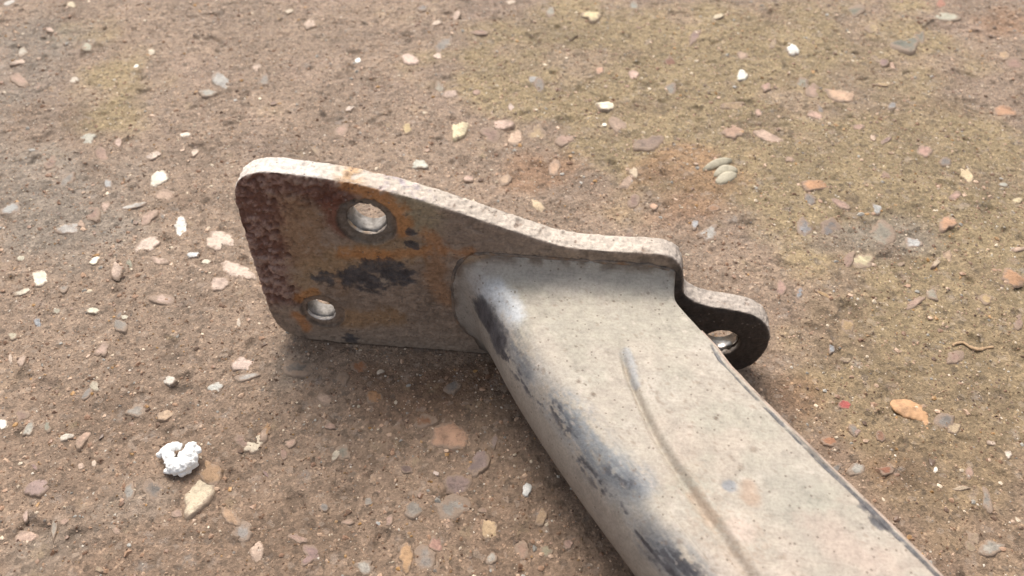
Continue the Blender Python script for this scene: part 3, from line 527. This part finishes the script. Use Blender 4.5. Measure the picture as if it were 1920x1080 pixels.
for i, n in enumerate(ns):
    ex = 1-0.50*(1-sstep(0.0, 0.013, n)); cs, sn = np.cos(TL), np.sin(TL); cs = np.sign(cs)*np.abs(cs)**ex; sn = np.where(sn > 0, np.abs(sn)**ex, sn)
    lu = uL[i]+RU+RU*cs - fleft[i]*np.clip(-cs, 0, None); lz = HT-RZ+RZ*sn + ftop[i]*np.clip(sn, 0, 1)**2
    a, b = uL[i]+RU, uR[i]-0.0016
    tt = np.linspace(0, 1, NT); tu = a+(b-a)*tt; tz = np.full(NT, HT+ftop[i])
    tz -= ftop[i]*0.16*sstep(b-0.007, b+0.001, tu)
    tz += 0.0006*np.sin(np.pi*tt)*sstep(0.01, 0.03, n)
    dc = tu-uC[i]; grow = sstep(crk[0, 1]-0.002, crk[0, 1]+0.012, n); wd = 0.0006+0.0013*sstep(0.03, 0.085, n)
    tz += grow*(-0.0011*np.exp(-(dc/wd)**2) + 0.0006*sstep(-0.0004, 0.0016, dc) + 0.00035*np.exp(-((dc-0.0022)/0.0010)**2) - 0.0004*np.exp(-((dc+0.006)/0.005)**2))
    ra = np.radians(np.linspace(90, 0, NRR+1)[1:]); ru = b+0.0016*np.cos(ra); rz = tz[-1]-0.0016+0.0016*np.sin(ra)
    wu = np.full(6, uR[i]); wu[1:] -= np.array([0.0, 0.0001, 0.0003, 0.0008, 0.0030]); wz = np.array([rz[-1]-0.003, 0.026, 0.018, 0.010, 0.0055, 0.0035])
    bu = np.linspace(uR[i]-0.006, lu[0]+0.002, 6); bz = np.full(6, 0.0028)
    rows.append(np.stack([np.concatenate([lu, tu, ru, wu, bu]), np.full(len(TL)+NT+NRR+12, n), np.concatenate([lz, tz, rz, wz, bz])], 1))
A3 = np.array(rows); nr_, nc_ = A3.shape[:2]; A = A3.reshape(-1, 3)            # (u, n, z)
na = fbm(A, 0.012, 4, 41); nb = fbm(A, 0.004, 3, 42); nc = fbm(A, 0.0013, 3, 43)
dz = 0.00018*fbm(A, 0.02, 2, 44)+0.00007*nb+0.00004*nc
for (x, y, r, d) in [(1395, 915, 4.5, -.5), (1372, 908, 1.3, -.25), (1385, 985, 3.2, .45), (960, 600, 4, -.4), (1640, 1000, 4, -.4), (1450, 640, 5, -.2), (1085, 712, 0.8, -.25), (1110, 735, .5, -.2), (1187, 878, .5, -.3)]:
    c = on_arm(x, y, HT); dz += d*MM*np.exp(-((A[:, 0]-c[0])**2+(A[:, 1]-c[1])**2)/(r*MM)**2)
top = sstep(0.030, 0.036, A[:, 2]); A[:, 2] += dz*top
_w = O[None]+A[:, :1]*U[None]+A[:, 1:2]*N[None]; _w[:, 2] = A[:, 2]; _w = _w-CP[None]
_dep = _w@FW; _px = 960+FPX*(_w@RT)/_dep; _py = 540-FPX*(_w@UP)/_dep
def surf(x, y):           # where on the arm's outer skin that photo point lies
    d = np.hypot(_px-x, _py-y); k = np.where(d < max(5.0, d.min()+0.5))[0]; return A[k[np.argmin(_dep[k])]]
def am(pts, r, z=HT, soft=0.45, k=0.6, k2=0.45):
    P = [surf(x, y) for (x, y, *q) in pts]
    if len(P) == 1: P = P*2
    d = np.min([seg_dist(A, P[i], P[i+1]) for i in range(len(P)-1)], axis=0)/(r*MM)
    return 1-sstep(1-soft, 1+soft, d+k*na+k2*nb+0.25*nc)
Ca = np.tile([0.395, 0.346, 0.284], (len(A), 1)); Aa = np.zeros(len(A))+0.12
Ca = mixc(Ca, (0.43, 0.385, 0.325), sstep(0.0, 0.5, na)*0.6); Ca = mixc(Ca, (0.345, 0.325, 0.26), sstep(0.0, 0.5, fbm(A, 0.02, 3, 45))*0.5)
Ca = mixc(Ca, (0.43, 0.350, 0.285), sstep(0.1, 0.6, fbm(A, 0.016, 3, 46))*0.55*sstep(0.03, 0.06, A[:, 1]))
Ca *= (1+0.10*nb+0.06*nc)[:, None]
# thinner dust on the rounded shoulder lets grey-blue paint through
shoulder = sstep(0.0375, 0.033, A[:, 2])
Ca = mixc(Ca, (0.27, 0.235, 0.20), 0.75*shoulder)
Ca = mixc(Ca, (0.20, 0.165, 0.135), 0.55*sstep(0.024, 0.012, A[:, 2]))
zed = lambda L_, z: [(x, y, z) for x, y in L_]
ad = np.array([0.57, 0.82, 0.0]); al = A@ad; ac = A@np.array([0.82, -0.57, 0.0])       # along and across the arm
SM = np.stack([al*0.28, ac, A[:, 2]], 1); sm1 = fbm(SM, 0.0045, 4, 61); sm2 = fbm(SM, 0.0016, 3, 62); sm3 = fbm(A, 0.0011, 3, 63)
SP = [(905, 545), (945, 620), (1000, 710), (1060, 800), (1115, 880), (1170, 950), (1240, 1030), (1310, 1110)]
def band(pts, r, soft=0.6):
    P = [surf(x, y) for x, y in pts]; d = np.min([seg_dist(A, P[q], P[q+1]) for q in range(len(P)-1)], axis=0)/(r*MM)
    return 1-sstep(1-soft, 1+soft, d+0.35*na+0.45*sm1+0.15*sm2)
wide = band(SP, 5.0); blue = 0.55*wide*sstep(-0.35, 0.35, sm1+0.3*na+0.25*sm3)
Ca = mixc(Ca, (0.245, 0.258, 0.270), 0.85*blue); Aa = np.maximum(Aa, 0.55*blue)
cool = band([(1045, 760), (1075, 800), (1140, 870), (1190, 900)], 4.6)*sstep(-0.7, 0.2, sm1+0.5*sm3); Ca = mixc(Ca, (0.20, 0.215, 0.23), 0.85*cool)
for pts, r in [([(1030, 755), (1065, 800)], 3.0), ([(1085, 865), (1150, 890), (1185, 900)], 3.4), ([(1215, 1015), (1320, 1095)], 4.2), ([(960, 640), (985, 700)], 2.6)]:
    q = band(pts, r, .9)*sstep(-0.6, 0.3, sm1+0.6*sm2+0.3*sm3); Ca = mixc(Ca, (0.105, 0.115, 0.13), 0.75*q); cool = np.maximum(cool, q)
cool = np.clip(cool, 0, 1); Aa = np.maximum(Aa, 0.45*cool)
painted_shine = am([(890, 530), (925, 545), (958, 585)], 3.2, soft=.7, k=.3); Ca = mixc(Ca, (0.56, 0.58, 0.60), 0.8*painted_shine); Aa = np.maximum(Aa, 0.95*painted_shine)  # glossy highlight on the shoulder, painted in as a pale patch
low = band([(925, 640), (975, 715), (1040, 780), (1075, 840), (1110, 900), (1190, 1000), (1250, 1070), (1300, 1130)], 2.4, .8)
ragged = low*sstep(0.10, 0.42, sm1*0.9+sm2*0.5+sm3*0.35)
spots = np.maximum.reduce([band([(1035, 765), (1060, 805)], 1.7, .8), band([(1085, 865), (1125, 915)], 1.8, .9), band([(1240, 1035), (1300, 1090)], 2.8, .9), 0.8*band([(1140, 880), (1175, 900)], 1.8, 1.0)])*sstep(-0.30, 0.15, sm2+sm3*0.7+0.1)
big = np.maximum(band([(898, 578), (914, 605), (930, 640)], 4.0, .7), band([(920, 625), (945, 672)], 2.6, .8)*sstep(-0.25, 0.2, sm2+sm3*.4))
scr = band([(1187, 997), (1215, 1030), (1248, 1068)], 0.5, .5)
blka = np.maximum.reduce([1.0*big, 0.9*ragged, 0.85*spots, 0.9*scr])
Ca = mixc(Ca, (0.10, 0.10, 0.11), 0.55*blka); Aa = np.maximum(Aa, 0.5*blka); wearA = blka*0.92
Ca = mixc(Ca, (0.36, 0.31, 0.26), 0.75*band([(915, 655), (925, 690), (950, 740)], 2.2, .7)*sstep(-0.1, 0.3, sm2))      # dust scraped back over it
fleck = top*sstep(0.50, 0.72, fbm(A, 0.0017, 2, 64)+0.25*na); Ca = mixc(Ca, (0.22, 0.165, 0.12), 0.55*fleck)
pale = top*sstep(0.45, 0.8, fbm(A, 0.0022, 2, 65)); Ca = mixc(Ca, (0.54, 0.46, 0.39), 0.4*pale)
mud = am([(1300, 900), (1340, 965), (1400, 1030)], 5.5, soft=.9, k=.9, k2=.8); Ca = mixc(Ca, (0.34, 0.255, 0.19), 0.55*mud*sstep(-0.3, 0.3, sm3+nb))
Ca = mixc(Ca, (0.30, 0.29, 0.24), 0.5*am([(1480, 900), (1560, 1020)], 6, soft=.9, k=1.0)); Ca = mixc(Ca, (0.46, 0.34, 0.28), 0.5*am([(1560, 1010), (1660, 1070)], 4.5, soft=.9, k=1.0))
Ca = mixc(Ca, (0.30, 0.31, 0.32), 0.7*am(zed([(1170, 660), (1190, 720)], HT), 1.3)); Aa = np.maximum(Aa, 0.4*am(zed([(1175, 680), (1192, 725)], HT), 1.5))
Ca = mixc(Ca, (0.23, 0.235, 0.245), 0.9*am([(1371, 909)], 1.5, soft=.3, k=.2)); Ca = mixc(Ca, (0.33, 0.22, 0.15), 0.6*am([(1405, 930), (1400, 905)], 1.9))
Ca = mixc(Ca, (0.56, 0.44, 0.36), 0.7*am([(1385, 985)], 3.2)); Ca = mixc(Ca, (0.40, 0.29, 0.21), 0.6*am([(1300, 930), (1330, 970)], 1.8))
for (x, y, r) in [(1083, 712, .8), (1098, 716, .5), (1112, 735, .6), (1187, 878, .6), (1343, 780, .5), (1215, 545, .45), (1050, 560, .4), (1078, 645, .35), (1150, 560, .4)]:
    Ca = mixc(Ca, (0.13, 0.09, 0.06), 0.8*am([(x, y)], r, soft=.4, k=.3))
gd = np.repeat(np.exp(-((A3[:, :, 0]-uC[:, None]-0.0003)/0.0007)**2), 1).reshape(-1)*np.repeat(sstep(crk[0, 1]-.001, crk[0, 1]+.006, ns), nc_)*top
Ca = mixc(Ca, (0.27, 0.21, 0.15), 0.38*gd*sstep(-0.2, 0.35, nb+0.6*sm3))
# turned-up flange: grey paint with its shading put in, darker along the seam
fz = sstep(0.0075, 0.0015, A[:, 1])*sstep(0.033, 0.039, A[:, 2]); Ca = mixc(Ca, (0.325, 0.298, 0.262), 0.80*fz*(1-0.3*sstep(0, .6, na))); Aa = np.maximum(Aa, .3*fz)
lfz = sstep(0.0065, 0.003, A[:, 1])*sstep(0.040, 0.034, A[:, 2]); Ca = mixc(Ca, (0.30, 0.27, 0.235), 0.7*lfz)
seam = sstep(0.0016, 0.0004, A[:, 1]); Ca = mixc(Ca, (0.11, 0.07, 0.045), 0.8*seam*sstep(-0.4, 0.3, nb))
Ca = mixc(Ca, (0.30, 0.19, 0.10), 0.7*am([(860, 478, .043), (905, 474, .045)], 1.4))
# worn black line inside the right rim
dR = np.repeat(uR, nc_)-A[:, 0]; nn_ = A[:, 1]
lw = 0.0006+0.0005*fbm(np.stack([nn_, nn_*0, nn_*0], 1), 0.012, 3, 47)
lnm = np.exp(-((dR-0.0019-0.0005*fbm(np.stack([nn_, nn_*0, nn_*0], 1), 0.015, 2, 48))/np.clip(lw, .00025, None))**2)*sstep(0.018, 0.026, nn_)*top
A[:, 2] -= 0.0005*lnm
wearA = np.maximum(wearA, 0.85*np.clip(lnm*1.5, 0, 1)*sstep(-0.45, 0.1, nb+.12)); 
wearA = np.maximum(wearA, 0.85*am([(1630, 945), (1658, 978)], 2.0, soft=.6, k2=.8)); Ca = mixc(Ca, (0.12, 0.11, 0.10), 0.7*am([(1500, 810), (1590, 900)], .8, soft=.4, k2=.8))
VA = np.stack([A[:, 0], -A[:, 1], A[:, 2]], 1)
ma = mesh_np('arm', VA, grid_faces(nr_, nc_, True)); set_col(ma, Ca, Aa); set_col(ma, np.stack([np.clip(wearA, 0, 1)]*3, 1), None, 'wear')
arm = tag(obj('arm', ma, M_ARM, bracket), label='dusty grey pressed arm with worn shoulder and creased top')
so = arm.modifiers.new('sheet', 'SOLIDIFY'); so.thickness = 0.0022; so.offset = -1
bm = bmesh.new(); bm.from_mesh(ma); bmesh.ops.recalc_face_normals(bm, faces=bm.faces); bm.to_mesh(ma); bm.free()

# thin dirty weld line where the turned flange meets the plate
first = A3[0]; idx = [i for i in range(len(TL)+NT) if first[i, 2] > 0.003]; path = np.array([[first[i, 0], first[i, 2]] for i in idx])
keep = [0]
for i in range(1, len(path)):
    if np.linalg.norm(path[i]-path[keep[-1]]) > 0.0004: keep.append(i)
path = path[keep]; tg = np.gradient(path, axis=0); tg /= np.linalg.norm(tg, axis=1, keepdims=True)+1e-12; nm = np.stack([-tg[:, 1], tg[:, 0]], 1)
P3 = np.stack([path[:, 0], path[:, 0]*0, path[:, 1]], 1); rb = 0.00042+0.00035*fbm(P3, 0.0028, 3, 71); WV = []
for k in range(len(path)):
    for j in range(8):
        a = j*math.pi*2/8; q = path[k]+nm[k]*(rb[k]*math.cos(a)*1.3-0.0001); WV.append((q[0], -rb[k]*math.sin(a)*0.9-0.0001, q[1]))
mw = mesh_np('weld_bead', np.array(WV), grid_faces(len(path), 8, True)); WVa = np.array(WV)
w1 = fbm(WVa, 0.005, 3, 72); w2 = fbm(WVa, 0.0014, 2, 73)
Cw = np.tile([0.20, 0.155, 0.12], (len(WVa), 1)); Cw = mixc(Cw, (0.27, 0.13, 0.05), 0.6*sstep(0.1, 0.5, w1)); Cw = mixc(Cw, (0.07, 0.06, 0.055), 0.7*sstep(-0.1, -0.5, w1)); Cw *= (1+.3*w2)[:, None]
set_col(mw, Cw, np.full(len(WVa), .15))
bm = bmesh.new(); bm.from_mesh(mw); bmesh.ops.recalc_face_normals(bm, faces=bm.faces); bm.to_mesh(mw); bm.free()
obj('weld_bead', mw, M_PLATE, bracket)

# lower sheet's lip showing along the arm's right edge
ln = np.arange(0.016, 0.205, 0.0006); lu0 = 0.1146+0.700*(ln-0.0055)-0.0016*sstep(0.020, 0.028, ln) + 0.0040*sstep(0.03, 0.085, ln)
P3 = np.stack([ln, ln*0, ln*0], 1); wv = 0.0002*fbm(P3, 0.01, 3, 51)
lo = 0.0014*sstep(0.016, 0.030, ln)+wv*0.6
prof = [(-0.0012, -0.0030), (-0.0006, -0.0008), (0.0, -0.00065), (0.45, -0.0007), (0.8, -0.0010), (1.0, -0.0017), (0.9, -0.0026), (0.2, -0.0034)]
LV = []
for k, n in enumerate(ln):
    for j, (a, b) in enumerate(prof): LV.append(((lu0[k]+(a if j < 2 else a*lo[k]+0.0001)), -n, HT+b+wv[k]*0.5))
ml = mesh_np('seam_lip', np.array(LV), grid_faces(len(ln), len(prof), True))
Pl = np.array(LV); q1 = fbm(Pl, 0.004, 3, 52); q2 = fbm(Pl, 0.0012, 2, 53)
Cl = np.tile([0.42, 0.325, 0.26], (len(Pl), 1)); Cl = mixc(Cl, (0.14, 0.11, 0.09), 0.6*sstep(0.15, 0.6, q1)); Cl *= (1+.15*q2)[:, None]
set_col(ml, Cl, np.full(len(Pl), .15))
bm = bmesh.new(); bm.from_mesh(ml); bmesh.ops.recalc_face_normals(bm, faces=bm.faces); bm.to_mesh(ml); bm.free()
obj('seam_lip', ml, M_ARM, arm)

# ------------------------------------------------------------------ small loose things
def remeshed(bm, vox, amp, sc, seed):
    me = bpy.data.meshes.new('t'); bm.to_mesh(me); bm.free(); t = bpy.data.objects.new('t', me); COL.objects.link(t)
    r = t.modifiers.new('r', 'REMESH'); r.mode = 'VOXEL'; r.voxel_size = vox; r.use_smooth_shade = True
    d = bpy.context.evaluated_depsgraph_get(); d.update()
    m = bpy.data.meshes.new_from_object(t.evaluated_get(d)); bpy.data.objects.remove(t); bpy.data.meshes.remove(me)
    k = len(m.vertices); c = np.empty(k*3, np.float32); m.vertices.foreach_get('co', c); c = c.reshape(-1, 3)
    nn = np.empty(k*3, np.float32); m.vertices.foreach_get('normal', nn); nn = nn.reshape(-1, 3)
    c = c + nn*(amp*fbm(c, sc, 3, seed))[:, None]; m.vertices.foreach_set('co', c.astype(np.float32).ravel()); m.update()
    return m
def lumps(cen, spots, zs=1.0):
    bm = bmesh.new()
    for (x, y, r, h) in spots:
        P = gp(x, y, h*MM)-cen; g = bmesh.ops.create_icosphere(bm, subdivisions=2, radius=r*MM)
        for v in g['verts']: v.co = Vector((v.co.x+P[0], v.co.y+P[1], v.co.z*0.85+P[2]))
    return bm
c = gp(336, 868); c[2] = float(ground_z(c[0], c[1])[0])
foam = [(300, 852, 1.0, 2.2), (309, 847, 1.5, 2.6), (318, 841, 1.7, 3.0), (328, 836, 1.4, 3.2), (336, 838, 1.1, 3.2), (354, 838, 1.3, 3.6), (361, 836, 1.4, 3.6), (369, 845, 1.3, 3.0), (316, 856, 1.8, 2.6), (318, 866, 1.6, 2.4), (345, 853, 1.6, 3.4), (355, 850, 1.8, 3.6), (362, 857, 1.7, 2.8),
        (325, 872, 2.0, 2.4), (335, 874, 2.2, 3.0), (346, 870, 2.2, 3.2), (356, 866, 1.9, 2.6), (363, 870, 1.4, 1.6), (329, 883, 1.5, 1.4), (341, 885, 1.5, 1.4), (350, 880, 1.6, 1.6), (318, 882, 1.2, 1.2), (312, 884, 0.9, 1.0), (338, 862, 1.4, 2.2)]
o = obj('foam_crumb', remeshed(lumps(c, foam), 0.00028, 0.00045, 0.0011, 61), M_FOAM, None, tuple(c))
tag(o, 'lumpy bright white crumb lying against a tan two-tone flint', 'crumb')

# ribbed shell fragment: three overlapping curved plates
cs_ = gp(1352, 326); cs_[2] = float(ground_z(cs_[0], cs_[1])[0])
shell = bpy.data.objects.new('shell_fragment', None); COL.objects.link(shell); shell.location = tuple(cs_)
tag(shell, 'pale ribbed shell fragment half sunk in the ground behind the bracket', 'shell')
def shell_ridge(pa, pb, pc, wpx, h0, h1):
    V = []; n = 18; m = 7
    for i in range(n):
        t = i/(n-1); x = (1-t)**2*pa[0]+2*t*(1-t)*pb[0]+t*t*pc[0]; y = (1-t)**2*pa[1]+2*t*(1-t)*pb[1]+t*t*pc[1]
        w = wpx*(math.sin(math.pi*min(max(t, .03), .97))**0.6)
        for j in range(m):
            s = j/(m-1); P = gp(x, y+w*s)-cs_
            V.append((P[0], P[1], (h0*(1-s**2)**0.5+0.0*s)*MM*math.sin(math.pi*min(max(t, .02), .98))**0.5 + h1*MM*(1-s) - 0.3*MM*s))
    return mesh_np('ridge', np.array(V), grid_faces(n, m))
for q in [((1318, 320), (1342, 302), (1372, 304), 12, 1.5, .5), ((1338, 330), (1350, 312), (1382, 322), 15, 1.6, .4), ((1341, 341), (1356, 326), (1381, 330), 17, 1.5, .2)]:
    r_o = obj('ridge', shell_ridge(*q), M_SHELL, shell); s_ = r_o.modifiers.new('thick', 'SOLIDIFY'); s_.thickness = 0.0005

def stick(name, pts, rad, material, label, cat):
    P = [gp(x, y) for x, y in pts]; c0 = P[0].copy(); c0[2] = float(ground_z(c0[0], c0[1])[0])
    C = catmull([np.array([p[0], p[1], ground_z(p[0], p[1])[0]+rad*1.1]) for p in P], 6, False); V = []
    for i, p in enumerate(C):
        t = C[min(i+1, len(C)-1)]-C[max(i-1, 0)]; t /= np.linalg.norm(t); s = np.cross(t, (0, 0, 1)); s /= np.linalg.norm(s); w = np.cross(s, t)
        rr = rad*(0.35+0.65*math.sin(math.pi*(i+1)/(len(C)+1))**0.5)*(1+.25*random.uniform(-1, 1))
        for k in range(7): a = k*2*math.pi/7; V.append(p-c0+s*rr*math.cos(a)*1.3+w*rr*math.sin(a)*.8)
    return tag(obj(name, mesh_np(name, np.array(V), grid_faces(len(C), 7, True)), material, None, tuple(c0)), label, cat)
stick('dry_stem', [(1788, 650), (1803, 644), (1818, 652), (1834, 657), (1848, 652), (1860, 651)], 0.0005, M_TWIG, 'thin dry tan stem curled on the ground right of the bracket', 'stem')

# orange chip with a yellow tail
cc = gp(1706, 772); cc[2] = float(ground_z(cc[0], cc[1])[0])
bm = lumps(cc, [(1682, 758, 2.2, .1), (1692, 763, 3.2, .1), (1702, 766, 3.9, .1), (1714, 770, 3.6, .1), (1725, 777, 2.8, .2), (1733, 783, 1.6, .3), (1738, 792, 1.4, .3), (1741, 801, 1.1, .2)])
for v in bm.verts: v.co.z *= 0.30
tag(obj('orange_chip', remeshed(bm, 0.0003, 0.00022, 0.003, 63), M_LEAF, None, tuple(cc)), 'orange stone chip with a curved tail right of the arm', 'stone chip')
